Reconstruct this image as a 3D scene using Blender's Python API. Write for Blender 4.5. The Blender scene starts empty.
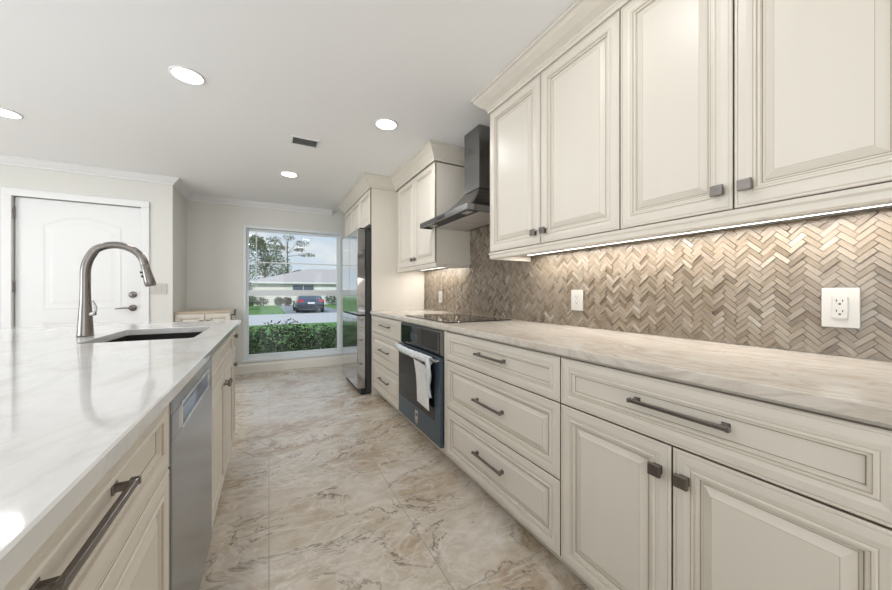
import bpy, bmesh, math, random
from mathutils import Vector, Matrix
random.seed(7)
C = bpy.context.scene.collection
PI = math.pi
# ------------------------------------------------------------------ camera
FPX = 330.0
YAW = math.atan(177 / FPX)
cam_d = bpy.data.cameras.new('camera')
cam = bpy.data.objects.new('camera', cam_d)
C.objects.link(cam)
cam_d.sensor_width = 36
cam_d.lens = FPX / 892 * 36
cam_d.shift_y = -3 / 892
cam_d.clip_start = 0.02
cam.location = (0, 0, 1.117)
cam.rotation_euler = (PI / 2, 0, -YAW)
bpy.context.scene.camera = cam
vs = bpy.context.scene.view_settings
vs.view_transform = 'Standard'
vs.look = 'None'
vs.gamma = 1
vs.use_curve_mapping = False
vs.exposure = 0.15
# ------------------------------------------------------------------ world
W = bpy.data.worlds.new('sky')
bpy.context.scene.world = W
W.use_nodes = True
nt = W.node_tree
nt.nodes.clear()
def wn(t, **k):
    n = nt.nodes.new(t)
    for a, b in k.items():
        setattr(n, a, b)
    return n
wo = wn('ShaderNodeOutputWorld'); bg = wn('ShaderNodeBackground')
tc = wn('ShaderNodeTexCoord'); sp = wn('ShaderNodeSeparateXYZ')
gr = wn('ShaderNodeValToRGB')
gr.color_ramp.elements[0].position = 0.0; gr.color_ramp.elements[0].color = (0.74, 0.80, 0.86, 1)
gr.color_ramp.elements[1].position = 0.6; gr.color_ramp.elements[1].color = (0.22, 0.42, 0.78, 1)
mp = wn('ShaderNodeMapping'); mp.inputs['Scale'].default_value = (2.2, 2.2, 6.0); mp.inputs['Location'].default_value = (0.35, 0.2, 0.1)
no = wn('ShaderNodeTexNoise'); no.inputs['Scale'].default_value = 1.6; no.inputs['Detail'].default_value = 7
cr = wn('ShaderNodeValToRGB'); cr.color_ramp.elements[0].position = 0.46; cr.color_ramp.elements[1].position = 0.60
mx = wn('ShaderNodeMixRGB'); mx.inputs['Color2'].default_value = (0.88, 0.88, 0.90, 1)
L = nt.links.new
L(tc.outputs['Generated'], sp.inputs[0]); L(sp.outputs['Z'], gr.inputs[0]); L(tc.outputs['Generated'], mp.inputs[0])
L(mp.outputs[0], no.inputs['Vector']); L(no.outputs[0], cr.inputs[0]); L(cr.outputs[0], mx.inputs['Fac'])
L(gr.outputs[0], mx.inputs['Color1']); L(mx.outputs[0], bg.inputs[0]); L(bg.outputs[0], wo.inputs[0])
bg.inputs['Strength'].default_value = 0.95
# ------------------------------------------------------------------ sun and fill lamps
def light(name, kind, loc, rot, energy, color=(1, 1, 1), size=0.1, size_y=None, shape='DISK', spread=None, angle=None):
    d = bpy.data.lights.new(name, kind)
    d.energy = energy; d.color = color
    if kind == 'AREA':
        d.shape = shape; d.size = size
        if size_y: d.size_y = size_y
        if spread: d.spread = spread
    if angle: d.angle = angle
    o = bpy.data.objects.new(name, d)
    C.objects.link(o)
    o.location = loc; o.rotation_euler = rot
    return o
light('sun', 'SUN', (0, -10, 20), (math.radians(52), 0, math.radians(-25)), 1.6, (1, 0.97, 0.92), angle=0.05).data.energy = 2.6
# fill lamps added at made-up openings in the unseen back and left walls
light('fill_back', 'AREA', (-1.3, -3.32, 1.15), (math.radians(130), 0, 0), 46, (0.92, 0.96, 1.0), 3.6, 2.1, 'RECTANGLE')
light('fill_left', 'AREA', (-4.42, 1.0, 1.2), (math.radians(134), 0, math.radians(-76)), 108, (0.92, 0.96, 1.0), 3.0, 2.0, 'RECTANGLE')
P_DOWN = 5.0
P_LED = 4.4
DOWN_COL = (0.97, 0.98, 1.0)
LED_COL = (1, 0.972, 0.94)

# ------------------------------------------------------------------ materials
def new_mat(name):
    m = bpy.data.materials.new(name)
    m.use_nodes = True
    return m, m.node_tree, m.node_tree.nodes['Principled BSDF']
def mat(name, col, rough=0.5, metal=0.0, spec=0.5, noise=0.0, nscale=20.0, stretch=(1, 1, 1), bump=0.0, bscale=200.0, coat=0.0, emis=None, estr=0.0, trans=0.0, aniso=0.0):
    m, t, b = new_mat(name)
    N = t.nodes; K = t.links.new
    b.inputs['Base Color'].default_value = (*col, 1)
    b.inputs['Roughness'].default_value = rough
    b.inputs['Metallic'].default_value = metal
    b.inputs['Specular IOR Level'].default_value = spec
    b.inputs['Coat Weight'].default_value = coat
    b.inputs['Transmission Weight'].default_value = trans
    if emis:
        b.inputs['Emission Color'].default_value = (*emis, 1); b.inputs['Emission Strength'].default_value = estr
    co = N.new('ShaderNodeTexCoord')
    if noise:
        mpp = N.new('ShaderNodeMapping'); mpp.inputs['Scale'].default_value = stretch
        nn = N.new('ShaderNodeTexNoise'); nn.inputs['Scale'].default_value = nscale; nn.inputs['Detail'].default_value = 4
        hs = N.new('ShaderNodeMixRGB'); hs.blend_type = 'MIX'
        hs.inputs['Color1'].default_value = (*[c * (1 - noise) for c in col], 1)
        hs.inputs['Color2'].default_value = (*[min(1, c * (1 + noise)) for c in col], 1)
        K(co.outputs['Object'], mpp.inputs[0]); K(mpp.outputs[0], nn.inputs['Vector']); K(nn.outputs[0], hs.inputs[0]); K(hs.outputs[0], b.inputs['Base Color'])
    if bump:
        nb = N.new('ShaderNodeTexNoise'); nb.inputs['Scale'].default_value = bscale; nb.inputs['Detail'].default_value = 3
        bp = N.new('ShaderNodeBump'); bp.inputs['Strength'].default_value = bump; bp.inputs['Distance'].default_value = 0.002
        K(co.outputs['Object'], nb.inputs['Vector']); K(nb.outputs[0], bp.inputs['Height']); K(bp.outputs[0], b.inputs['Normal'])
    return m
M = {}
M['cream'] = mat('cream_paint', (0.675, 0.628, 0.548), 0.38, noise=0.03, nscale=9, stretch=(1, 1, 0.2))
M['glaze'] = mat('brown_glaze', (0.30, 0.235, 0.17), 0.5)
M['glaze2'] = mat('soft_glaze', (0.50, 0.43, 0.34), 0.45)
M['wall'] = mat('greige_wall_paint', (0.70, 0.69, 0.645), 0.75, bump=0.1)
M['ceil'] = mat('white_ceiling_paint', (0.90, 0.90, 0.90), 0.85, bump=0.12, bscale=90)
M['trim'] = mat('white_trim_paint', (0.79, 0.79, 0.785), 0.4)
M['base'] = mat('cream_baseboard_paint', (0.78, 0.75, 0.68), 0.4)
M['bronze'] = mat('brushed_pewter', (0.22, 0.20, 0.185), 0.30, 0.92, noise=0.15, nscale=60, stretch=(1, 8, 1))
M['steel'] = mat('stainless_steel', (0.55, 0.56, 0.57), 0.09, 0.95, noise=0.04, nscale=6, stretch=(1, 1, 40))
M['steel_dw'] = mat('brushed_stainless_steel', (0.36, 0.38, 0.40), 0.24, 0.9, noise=0.05, nscale=6, stretch=(1, 1, 40))
M['steel_dark'] = mat('dark_stainless_steel', (0.25, 0.25, 0.252), 0.20, 0.95, noise=0.06, nscale=8, stretch=(1, 1, 30))
M['nickel'] = mat('brushed_nickel', (0.235, 0.215, 0.20), 0.27, 0.95, noise=0.08, nscale=30, stretch=(1, 1, 8))
M['chrome'] = mat('chrome', (0.8, 0.8, 0.8), 0.08, 1.0)
M['filter'] = mat('aluminium_mesh', (0.62, 0.60, 0.57), 0.4, 0.55, noise=0.25, nscale=350)
M['black'] = mat('black_plastic', (0.015, 0.015, 0.017), 0.45)
M['blackglass'] = mat('black_glass', (0.012, 0.013, 0.015), 0.04, coat=0.5)
M['ovenglass'] = mat('dark_oven_glass', (0.012, 0.014, 0.016), 0.14, spec=0.3)
M['film'] = mat('blue_protective_film', (0.055, 0.080, 0.105), 0.35, 0.2)
M['plastic_wrap'] = mat('clear_white_wrap', (0.72, 0.75, 0.76), 0.25, noise=0.15, nscale=60, coat=0.5)
M['sink'] = mat('dark_steel_basin', (0.045, 0.04, 0.037), 0.28, 0.5)
M['white'] = mat('white_plastic', (0.54, 0.52, 0.48), 0.35)
M['slot'] = mat('dark_slot', (0.03, 0.028, 0.025), 0.6)
M['vinyl'] = mat('white_window_vinyl', (0.74, 0.78, 0.79), 0.35)
M['tan'] = mat('tan_counter', (0.52, 0.43, 0.32), 0.35, noise=0.1, nscale=12)
M['lamp'] = mat('lamp_lens', (1, 1, 1), 0.5, emis=(1, 0.97, 0.92), estr=9.0)
M['ledmat'] = mat('led_diffuser', (1, 1, 1), 0.5, emis=(1, 0.95, 0.87), estr=7.0)
M['vent'] = mat('vent_grey', (0.55, 0.55, 0.55), 0.5)
M['vent_dark'] = mat('vent_dark', (0.10, 0.10, 0.10), 0.7)
# exterior
M['lawn'] = mat('lawn_grass', (0.12, 0.25, 0.055), 0.9, noise=0.35, nscale=1.5)
M['soil'] = mat('mulch', (0.14, 0.10, 0.07), 0.95, noise=0.3, nscale=20)
M['street'] = mat('pale_concrete', (0.60, 0.59, 0.57), 0.9, noise=0.06, nscale=2)
M['drive'] = mat('grey_driveway', (0.30, 0.31, 0.33), 0.9, noise=0.08, nscale=2)
M['stucco'] = mat('cream_stucco', (0.78, 0.75, 0.68), 0.9, noise=0.04, nscale=3)
M['roof'] = mat('pinkish_roof_shingle', (0.50, 0.45, 0.43), 0.9, noise=0.2, nscale=6, stretch=(1, 1, 6))
M['houseglass'] = mat('house_window_glass', (0.10, 0.13, 0.16), 0.1)
M['leaf1'] = mat('dark_leaf', (0.075, 0.115, 0.055), 0.6, noise=0.7, nscale=3)
M['leaf2'] = mat('mid_leaf', (0.17, 0.22, 0.115), 0.6, noise=0.6, nscale=2)
M['leaf3'] = mat('dusty_leaf', (0.26, 0.24, 0.19), 0.7, noise=0.4, nscale=2)
M['bark'] = mat('bark', (0.17, 0.13, 0.10), 0.9, noise=0.3, nscale=10)
M['carpaint'] = mat('blue_grey_car_paint', (0.075, 0.095, 0.14), 0.15, 0.3, coat=1.0)
M['carlow'] = mat('dark_bumper', (0.03, 0.032, 0.045), 0.5)
M['carglass'] = mat('car_glass', (0.10, 0.12, 0.14), 0.05)
M['rubber'] = mat('tyre_rubber', (0.02, 0.02, 0.02), 0.8)
M['redlight'] = mat('tail_light_red', (0.55, 0.03, 0.04), 0.2)
M['plate'] = mat('plate_white', (0.75, 0.75, 0.75), 0.4)

def glass_mat():
    m, t, b = new_mat('window_glass')
    N = t.nodes; K = t.links.new
    N.remove(b)
    tr = N.new('ShaderNodeBsdfTransparent'); tr.inputs[0].default_value = (0.94, 0.965, 0.96, 1)
    gl = N.new('ShaderNodeBsdfGlossy'); gl.inputs['Roughness'].default_value = 0.03
    ms = N.new('ShaderNodeMixShader'); ms.inputs[0].default_value = 0.02
    K(tr.outputs[0], ms.inputs[1]); K(gl.outputs[0], ms.inputs[2]); K(ms.outputs[0], N['Material Output'].inputs[0])
    return m
M['glass'] = glass_mat()

class NB:   # tiny node builder
    def __init__(s, t): s.t = t
    def n(s, kind, ins=None, **k):
        x = s.t.nodes.new(kind)
        for a, b in k.items(): setattr(x, a, b)
        for a, b in (ins or {}).items():
            if hasattr(b, 'outputs'): s.t.links.new(b.outputs[0], x.inputs[a])
            elif isinstance(b, bpy.types.NodeSocket): s.t.links.new(b, x.inputs[a])
            else: x.inputs[a].default_value = b
        return x
    def m(s, op, a, b=0.0, c=0.0):
        return s.n('ShaderNodeMath', {0: a, 1: b, 2: c}, operation=op)
    def noise(s, vec, scale, detail=4, rough=0.5, dist=0.0):
        return s.n('ShaderNodeTexNoise', {'Vector': vec, 'Scale': scale, 'Detail': detail, 'Roughness': rough, 'Distortion': dist})
    def ramp(s, fac, stops):
        r = s.n('ShaderNodeValToRGB', {0: fac})
        e = r.color_ramp.elements
        while len(e) < len(stops): e.new(0.5)
        for i, (p, c) in enumerate(stops):
            e[i].position = p; e[i].color = (*c, 1) if len(c) == 3 else c
        return r
    def mix(s, fac, a, b, mode='MIX'):
        return s.n('ShaderNodeMixRGB', {0: fac, 1: a, 2: b}, blend_type=mode)

def floor_mat():
    m, t, b = new_mat('veined_marble_look_tile')
    q = NB(t)
    co = q.n('ShaderNodeTexCoord')
    sx = q.n('ShaderNodeSeparateXYZ', {0: co.outputs['Object']})
    X, Y = sx.outputs[0], sx.outputs[1]
    ty = q.m('SUBTRACT', Y, 1.06)
    gx = q.m('PINGPONG', X, 0.305); gy = q.m('PINGPONG', ty, 0.61)
    gmin = q.m('MINIMUM', gx, gy)
    grout = q.m('LESS_THAN', gmin, 0.0020)
    ix = q.m('FLOOR', q.m('DIVIDE', X, 0.61)); iy = q.m('FLOOR', q.m('DIVIDE', ty, 1.22))
    off = q.n('ShaderNodeCombineXYZ', {0: q.m('MULTIPLY', ix, 7.31), 1: q.m('MULTIPLY', iy, 3.77), 2: q.m('ADD', ix, q.m('MULTIPLY', iy, 2.3))})
    mpn = q.n('ShaderNodeMapping', {0: co.outputs['Object'], 'Rotation': (0, 0, 0.62), 'Scale': (0.8, 1.35, 1)})
    big = q.noise(mpn, 1.7, 5, 0.55, 1.2)
    base = q.ramp(big, [(0.30, (0.31, 0.20, 0.10)), (0.41, (0.49, 0.365, 0.24)), (0.50, (0.61, 0.53, 0.42)), (0.68, (0.76, 0.70, 0.625))])
    fine = q.noise(mpn, 14, 6, 0.65, 0.5)
    base2 = q.mix(0.45, base, q.ramp(fine, [(0.3, (0.31, 0.25, 0.185)), (0.7, (0.66, 0.61, 0.54))]))
    vn = q.noise(mpn, 1.7, 8, 0.62, 1.8)
    va = q.m('ABSOLUTE', q.m('SUBTRACT', vn, 0.5))
    vm = q.ramp(va, [(0.0, (1, 1, 1)), (0.014, (0, 0, 0))])
    brk = q.ramp(q.noise(mpn, 3.5, 3), [(0.40, (0, 0, 0)), (0.55, (1, 1, 1))])
    veins = q.m('MULTIPLY', vm, brk)
    c2 = q.mix(q.m('MULTIPLY', veins, 0.85), base2, (0.14, 0.10, 0.075, 1))
    vn2 = q.noise(mpn, 3.1, 6, 0.6, 1.2)
    wm = q.ramp(q.m('ABSOLUTE', q.m('SUBTRACT', vn2, 0.47)), [(0.0, (1, 1, 1)), (0.03, (0, 0, 0))])
    c3 = q.mix(q.m('MULTIPLY', wm, 0.45), c2, (0.74, 0.70, 0.64, 1))
    c4 = q.mix(grout, c3, (0.33, 0.30, 0.26, 1))
    t.links.new(c4.outputs[0], b.inputs['Base Color'])
    rr = q.mix(grout, (0.24, 0.24, 0.24, 1), (0.8, 0.8, 0.8, 1))
    t.links.new(rr.outputs[0], b.inputs['Roughness'])
    bp = q.n('ShaderNodeBump', {'Height': q.m('ADD', q.m('MULTIPLY', grout, -1.0), q.m('MULTIPLY', fine, 0.3)), 'Strength': 0.12, 'Distance': 0.002})
    t.links.new(bp.outputs[0], b.inputs['Normal'])
    return m
M['floor'] = floor_mat()

def quartz(name, tint, warm, rot, rough, contrast=1.0):
    m, t, b = new_mat(name)
    q = NB(t)
    co = q.n('ShaderNodeTexCoord')
    mpn = q.n('ShaderNodeMapping', {0: co.outputs['Object'], 'Rotation': (0, 0, rot), 'Scale': (2.6, 1.1, 2.5)})
    n1 = q.noise(mpn, 2.2, 7, 0.6, 1.0)
    a = [tuple(c * k for c in tint) for k in (0.80, 0.95, 1.0)]
    base = q.ramp(n1, [(0.30, tuple(x * y for x, y in zip(a[0], warm))), (0.45, a[1]), (0.65, a[2])])
    n2 = q.noise(mpn, 9, 8, 0.7, 0.6)
    b2 = q.mix(0.35 * contrast, base, q.ramp(n2, [(0.32, tuple(c * 0.72 * w for c, w in zip(tint, warm))), (0.68, tuple(min(1, c * 1.08) for c in tint))]))
    vn = q.noise(mpn, 1.6, 6, 0.6, 1.5)
    vm = q.ramp(q.m('ABSOLUTE', q.m('SUBTRACT', vn, 0.52)), [(0.0, (1, 1, 1)), (0.03, (0, 0, 0))])
    b3 = q.mix(q.m('MULTIPLY', vm, 0.30 * contrast), b2, (*(c * 0.55 * w for c, w in zip(tint, warm)), 1))
    t.links.new(b3.outputs[0], b.inputs['Base Color'])
    b.inputs['Roughness'].default_value = rough
    return m
M['quartz_island'] = quartz('white_streaked_quartzite', (0.72, 0.715, 0.70), (0.99, 0.965, 0.93), 0.45, 0.06, 0.5)
M['quartz_wall'] = quartz('beige_streaked_quartzite', (0.62, 0.575, 0.515), (0.93, 0.82, 0.70), 0.5, 0.16, 1.2)

def tile_mat():
    m, t, b = new_mat('herringbone_stone_tile')
    q = NB(t)
    ge = q.n('ShaderNodeNewGeometry')
    r = ge.outputs['Random Per Island']
    rp = q.ramp(r, [(0.0, (0.125, 0.095, 0.065)), (0.08, (0.185, 0.145, 0.102)), (0.3, (0.225, 0.182, 0.134)), (0.6, (0.252, 0.209, 0.160)), (0.92, (0.285, 0.243, 0.193)), (1.0, (0.36, 0.325, 0.27))])
    co = q.n('ShaderNodeTexCoord')
    mpn = q.n('ShaderNodeMapping', {0: co.outputs['UV'], 'Scale': (18, 330, 1)})
    st = q.ramp(q.noise(mpn, 1.0, 3, 0.6, 0.3), [(0.3, (0.74, 0.71, 0.66)), (0.6, (1.06, 1.05, 1.04))])
    c = q.mix(1.0, rp, st, 'MULTIPLY')
    t.links.new(c.outputs[0], b.inputs['Base Color'])
    b.inputs['Roughness'].default_value = 0.30
    return m
M['tile'] = tile_mat()
M['grout'] = mat('tile_grout', (0.13, 0.105, 0.08), 0.9)

def paper_mat():
    m, t, b = new_mat('printed_paper')
    q = NB(t)
    co = q.n('ShaderNodeTexCoord')
    s = q.n('ShaderNodeSeparateXYZ', {0: co.outputs['Object']})
    ln = q.m('LESS_THAN', q.m('PINGPONG', s.outputs[2], 0.006), 0.0022)
    nz = q.m('GREATER_THAN', q.noise(co.outputs['Object'], 120, 2), 0.47)
    c = q.mix(q.m('MULTIPLY', q.m('MULTIPLY', ln, nz), 0.4), (0.80, 0.79, 0.78, 1), (0.25, 0.25, 0.27, 1))
    t.links.new(c.outputs[0], b.inputs['Base Color'])
    b.inputs['Roughness'].default_value = 0.8
    return m
M['paper'] = paper_mat()

# ------------------------------------------------------------------ mesh helpers
class MB:
    def __init__(s): s.bm = bmesh.new(); s.mats = []
    def mi(s, m):
        if m not in s.mats: s.mats.append(m)
        return s.mats.index(m)
    def box(s, x0, x1, y0, y1, z0, z1, m, bev=0.0):
        mi = s.mi(m)
        x0, x1 = min(x0, x1), max(x0, x1); y0, y1 = min(y0, y1), max(y0, y1); z0, z1 = min(z0, z1), max(z0, z1)
        vs_ = [s.bm.verts.new((x, y, z)) for x in (x0, x1) for y in (y0, y1) for z in (z0, z1)]
        fs = []
        for idx in ((0, 1, 3, 2), (4, 6, 7, 5), (0, 4, 5, 1), (2, 3, 7, 6), (0, 2, 6, 4), (1, 5, 7, 3)):
            f = s.bm.faces.new([vs_[i] for i in idx]); f.material_index = mi; fs.append(f)
        if bev:
            es = set(e for f in fs for e in f.edges)
            r = bmesh.ops.bevel(s.bm, geom=list(es), offset=bev, segments=2, affect='EDGES', profile=0.5)
            for f in r['faces']: f.material_index = mi
        return s
    def ring(s, pts, mi, smooth=False, close=True):   # pts: list of rings of Vectors
        rows = [[s.bm.verts.new(p) for p in r] for r in pts]
        n = len(rows[0])
        for a, b in zip(rows, rows[1:]):
            for i in range(n if close else n - 1):
                f = s.bm.faces.new((a[i], a[(i + 1) % n], b[(i + 1) % n], b[i])); f.material_index = mi; f.smooth = smooth
        return rows
    def tube(s, path, rad, m, seg=12, caps=True, sq=False):
        mi = s.mi(m)
        path = [Vector(p) for p in path]
        if not isinstance(rad, (list, tuple)): rad = [rad] * len(path)
        d0 = (path[1] - path[0]).normalized()
        up = Vector((0, 0, 1)) if abs(d0.z) < 0.9 else Vector((0, 1, 0))
        rows = []
        for i, p in enumerate(path):
            d = (path[min(i + 1, len(path) - 1)] - path[max(i - 1, 0)]).normalized()
            a = d.cross(up).normalized(); b = a.cross(d).normalized(); up = b
            rows.append([p + (a * math.cos(2 * PI * k / seg) + b * math.sin(2 * PI * k / seg)) * rad[i] for k in range(seg)])
        r = s.ring(rows, mi, not sq)
        if caps:
            for q_ in (r[0][::-1], r[-1]):
                f = s.bm.faces.new(q_); f.material_index = mi
                for ed in f.edges: ed.smooth = False
        return s
    def lathe(s, prof, m, c=(0, 0, 0), seg=24, axis='z', caps=True):
        mi = s.mi(m); c = Vector(c)
        rows = []
        for r, h in prof:
            row = []
            for k in range(seg):
                a = 2 * PI * k / seg
                x, y = r * math.cos(a), r * math.sin(a)
                v = {'z': Vector((x, y, h)), 'y': Vector((x, h, y)), 'x': Vector((h, x, y))}[axis]
                row.append(c + v)
            rows.append(row)
        r_ = s.ring(rows, mi, True)
        for q_ in ((r_[0], r_[-1]) if caps else ()):
            try:
                f = s.bm.faces.new(q_); f.material_index = mi
                for ed in f.edges: ed.smooth = False
            except ValueError: pass
        return s
    def prism(s, poly, z0, z1, m, axis='z'):
        mi = s.mi(m)
        def V(p, h):
            return {'z': Vector((p[0], p[1], h)), 'y': Vector((p[0], h, p[1])), 'x': Vector((h, p[0], p[1]))}[axis]
        a = [s.bm.verts.new(V(p, z0)) for p in poly]; b = [s.bm.verts.new(V(p, z1)) for p in poly]
        n = len(poly)
        fs = [s.bm.faces.new(a), s.bm.faces.new(b)]
        for i in range(n): fs.append(s.bm.faces.new((a[i], a[(i + 1) % n], b[(i + 1) % n], b[i])))
        for f in fs: f.material_index = mi
        return s
    def sweep(s, path, prof, m, mats=None):   # path of (x, y); outward = left of the travel direction; prof = (out, z)
        mi = s.mi(m); P = [Vector(p) for p in path]
        rows = []
        for i, p in enumerate(P):
            d1 = (P[i] - P[i - 1]).normalized() if i else None
            d2 = (P[i + 1] - P[i]).normalized() if i < len(P) - 1 else None
            if d1 is None: n = Vector((-d2.y, d2.x)); k = 1
            elif d2 is None: n = Vector((-d1.y, d1.x)); k = 1
            else:
                n1 = Vector((-d1.y, d1.x)); n2 = Vector((-d2.y, d2.x)); n = (n1 + n2).normalized(); k = 1 / max(0.2, n.dot(n1))
            rows.append([Vector((p.x + n.x * o * k, p.y + n.y * o * k, z)) for o, z in prof])
        r = s.ring(rows, mi)
        s.bm.faces.new(r[0][::-1]).material_index = mi; s.bm.faces.new(r[-1]).material_index = mi
        if mats:
            pass
        return s
    def xf(s, mtx): bmesh.ops.transform(s.bm, matrix=mtx, verts=s.bm.verts); return s
    def build(s, name, parent=None, label=None, loc=None, smooth=False):
        bmesh.ops.recalc_face_normals(s.bm, faces=s.bm.faces)
        me = bpy.data.meshes.new(name)
        s.bm.to_mesh(me); s.bm.free()
        for m in s.mats: me.materials.append(m)
        o = bpy.data.objects.new(name, me); C.objects.link(o)
        if parent: o.parent = parent
        if loc: o.location = loc
        if label: o['label'] = label
        return o
def thing(name, label, cat, loc=(0, 0, 0), rz=0, group=None):
    o = bpy.data.objects.new(name, None); C.objects.link(o)
    o.empty_display_size = 0.05
    o.location = loc; o.rotation_euler = (0, 0, rz)
    return tag(o, label, cat, group)
def tag(o, label, cat, group=None):
    o['label'] = label; o['category'] = cat
    if group: o['group'] = group
    return o
def struct(o): o['kind'] = 'structure'; return o
def recenter(o, loc):   # move the origin of a world-built mesh to its base
    o.data.transform(Matrix.Translation(-Vector(loc))); o.location = loc; return o

# ------------------------------------------------------------------ room shell
ZC = 2.36
XR = 1.597       # face of the right wall
YF = 5.28        # face of the far (window) wall
XJ = -0.93       # jog
YD = 4.60        # entry-door wall
XL, YB = -4.5, -3.4
struct(MB().box(XL - 0.1, XR + 0.1, YB - 0.1, YF + 0.12, -0.1, 0, M['floor']).build('floor'))
struct(MB().box(XL - 0.1, XR + 0.1, YB - 0.1, YF + 0.12, ZC, ZC + 0.12, M['ceil']).build('ceiling'))
struct(MB().box(XR, XR + 0.12, YB, YF, 0, ZC, M['wall']).build('wall_right'))
WX0, WX1, WZ0, WZ1 = -0.310, 0.995, 0.163, 2.034
w = MB()
w.box(XJ - 0.12, WX0, YF, YF + 0.12, 0, ZC, M['wall']); w.box(WX1, XR, YF, YF + 0.12, 0, ZC, M['wall'])
w.box(WX0, WX1, YF, YF + 0.12, 0, WZ0, M['wall']); w.box(WX0, WX1, YF, YF + 0.12, WZ1, ZC, M['wall'])
struct(w.build('wall_far'))
struct(MB().box(XJ - 0.12, XJ, YD, YF, 0, ZC, M['wall']).build('wall_niche'))
DX0, DX1, DZ = -2.105, -1.185, 2.018
w = MB()
w.box(XL, DX0, YD, YD + 0.12, 0, ZC, M['wall']); w.box(DX1, XJ - 0.12, YD, YD + 0.12, 0, ZC, M['wall']); w.box(DX0, DX1, YD, YD + 0.12, DZ, ZC, M['wall'])
struct(w.build('wall_entry'))
w = MB()      # left wall, unseen, with an opening added for fill light
w.box(XL - 0.1, XL, YB, -0.7, 0, ZC, M['wall']); w.box(XL - 0.1, XL, 2.5, YD, 0, ZC, M['wall'])
w.box(XL - 0.1, XL, -0.7, 2.5, 0, 0.25, M['wall']); w.box(XL - 0.1, XL, -0.7, 2.5, 2.2, ZC, M['wall'])
struct(w.build('wall_left'))
w = MB()      # unseen back wall; its opening is added to let light in
w.box(XL, -3.2, YB - 0.1, YB, 0, ZC, M['wall']); w.box(0.6, XR, YB - 0.1, YB, 0, ZC, M['wall'])
w.box(-3.2, 0.6, YB - 0.1, YB, 2.2, ZC, M['wall'])
struct(w.build('wall_back'))
# crown along the painted walls
cprof = [(0, ZC - 0.001), (0.07, ZC - 0.001), (0.07, ZC - 0.010), (0.060, ZC - 0.013), (0.045, ZC - 0.030), (0.022, ZC - 0.050), (0.012, ZC - 0.054), (0.012, ZC - 0.068), (0, ZC - 0.07)]
struct(MB().sweep([(0.85, YF), (XJ, YF), (XJ, YD), (XL, YD)], cprof, M['trim']).build('trim_1'))
bprof = [(0, 0.0), (0.014, 0.0), (0.014, 0.105), (0.010, 0.115), (0.006, 0.125), (0, 0.13)]
struct(MB().sweep([(1.03, YF), (XJ, YF), (XJ, YD), (DX1 + 0.075, YD)], bprof, M['base']).build('baseboard_far'))

# window
win = struct(thing('window_1', 'white vinyl double hung window looking out on the hedge', 'window', ((WX0 + WX1) / 2, YF + 0.05, WZ0)))
del win['label'], win['category']
def wpart(name, boxes, m, par=None, bev=0.003):
    b = MB()
    for x0, x1, y0, y1, z0, z1 in boxes: b.box(x0, x1, y0, y1, z0, z1, m, bev)
    o = b.build(name); o.data.transform(Matrix.Translation(-win.location)); o.parent = par or win
    return o
ft = 0.035
wpart('window_frame', [(WX0, WX0 + ft, YF + 0.0, YF + 0.11, WZ0, WZ1), (WX1 - ft, WX1, YF, YF + 0.11, WZ0, WZ1), (WX0 + ft, WX1 - ft, YF, YF + 0.11, WZ1 - ft, WZ1), (WX0 + ft, WX1 - ft, YF, YF + 0.11, WZ0, WZ0 + 0.04)], M['vinyl'])
wpart('window_sill', [(WX0 - 0.01, WX1, YF - 0.02, YF + 0.03, WZ0 - 0.012, WZ0 + 0.022)], M['vinyl'])
ax, bx = WX0 + ft, WX1 - ft
wpart('lower_sash', [(ax, ax + 0.028, YF + 0.03, YF + 0.06, WZ0 + 0.04, 1.145), (bx - 0.028, bx, YF + 0.03, YF + 0.06, WZ0 + 0.04, 1.145), (ax + 0.028, bx - 0.028, YF + 0.03, YF + 0.06, WZ0 + 0.04, WZ0 + 0.085), (ax + 0.028, bx - 0.028, YF + 0.03, YF + 0.06, 1.06, 1.145)], M['vinyl'])
wpart('upper_sash', [(ax, ax + 0.028, YF + 0.065, YF + 0.095, 1.09, WZ1 - ft), (bx - 0.028, bx, YF + 0.065, YF + 0.095, 1.09, WZ1 - ft), (ax + 0.028, bx - 0.028, YF + 0.065, YF + 0.095, WZ1 - ft - 0.03, WZ1 - ft), (ax + 0.028, bx - 0.028, YF + 0.065, YF + 0.095, 1.08, 1.135)], M['vinyl'])
wpart('window_grille', [(ax, bx, YF + 0.074, YF + 0.086, 1.530, 1.544), (-0.164, -0.153, YF + 0.074, YF + 0.086, 1.13, WZ1 - ft), (0.212, 0.222, YF + 0.074, YF + 0.086, 1.54, WZ1 - ft)], M['vinyl'], bev=0)
wpart('glass_pane', [(ax + 0.02, bx - 0.02, YF + 0.044, YF + 0.048, WZ0 + 0.07, 1.08)], M['glass'], bev=0)
wpart('glass_pane', [(ax + 0.02, bx - 0.02, YF + 0.078, YF + 0.082, 1.12, WZ1 - ft - 0.02)], M['glass'], bev=0)

# entry door with its casing
d = MB()
for x0, x1, z0, z1 in ((DX0 - 0.058, DX0 + 0.006, 0, DZ - 0.0065), (DX1 - 0.006, DX1 + 0.062, 0, DZ - 0.0065), (DX0 - 0.058, DX1 + 0.062, DZ - 0.006, DZ + 0.06)):
    d.box(x0, x1, YD - 0.018, YD, z0, z1, M['trim'], 0.004)
struct(d.build('trim_2'))
door = struct(thing('door_1', '', '', (DX0 + 0.01, YD + 0.03, 0.004)))
del door['label'], door['category']
d = MB()
dw = DX1 - DX0 - 0.02
d.box(0, dw, 0, 0.04, 0.004, DZ - 0.012, M['trim'], 0.003)
def arched(x0, x1, z0, z1, rise, n=16):
    pts = [(x0, z0), (x1, z0), (x1, z1)]
    for k in range(1, n):
        u = k / n
        pts.append((x1 + (x0 - x1) * u, z1 + rise * math.sin(PI * u)))
    pts.append((x0, z1))
    return pts
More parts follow.
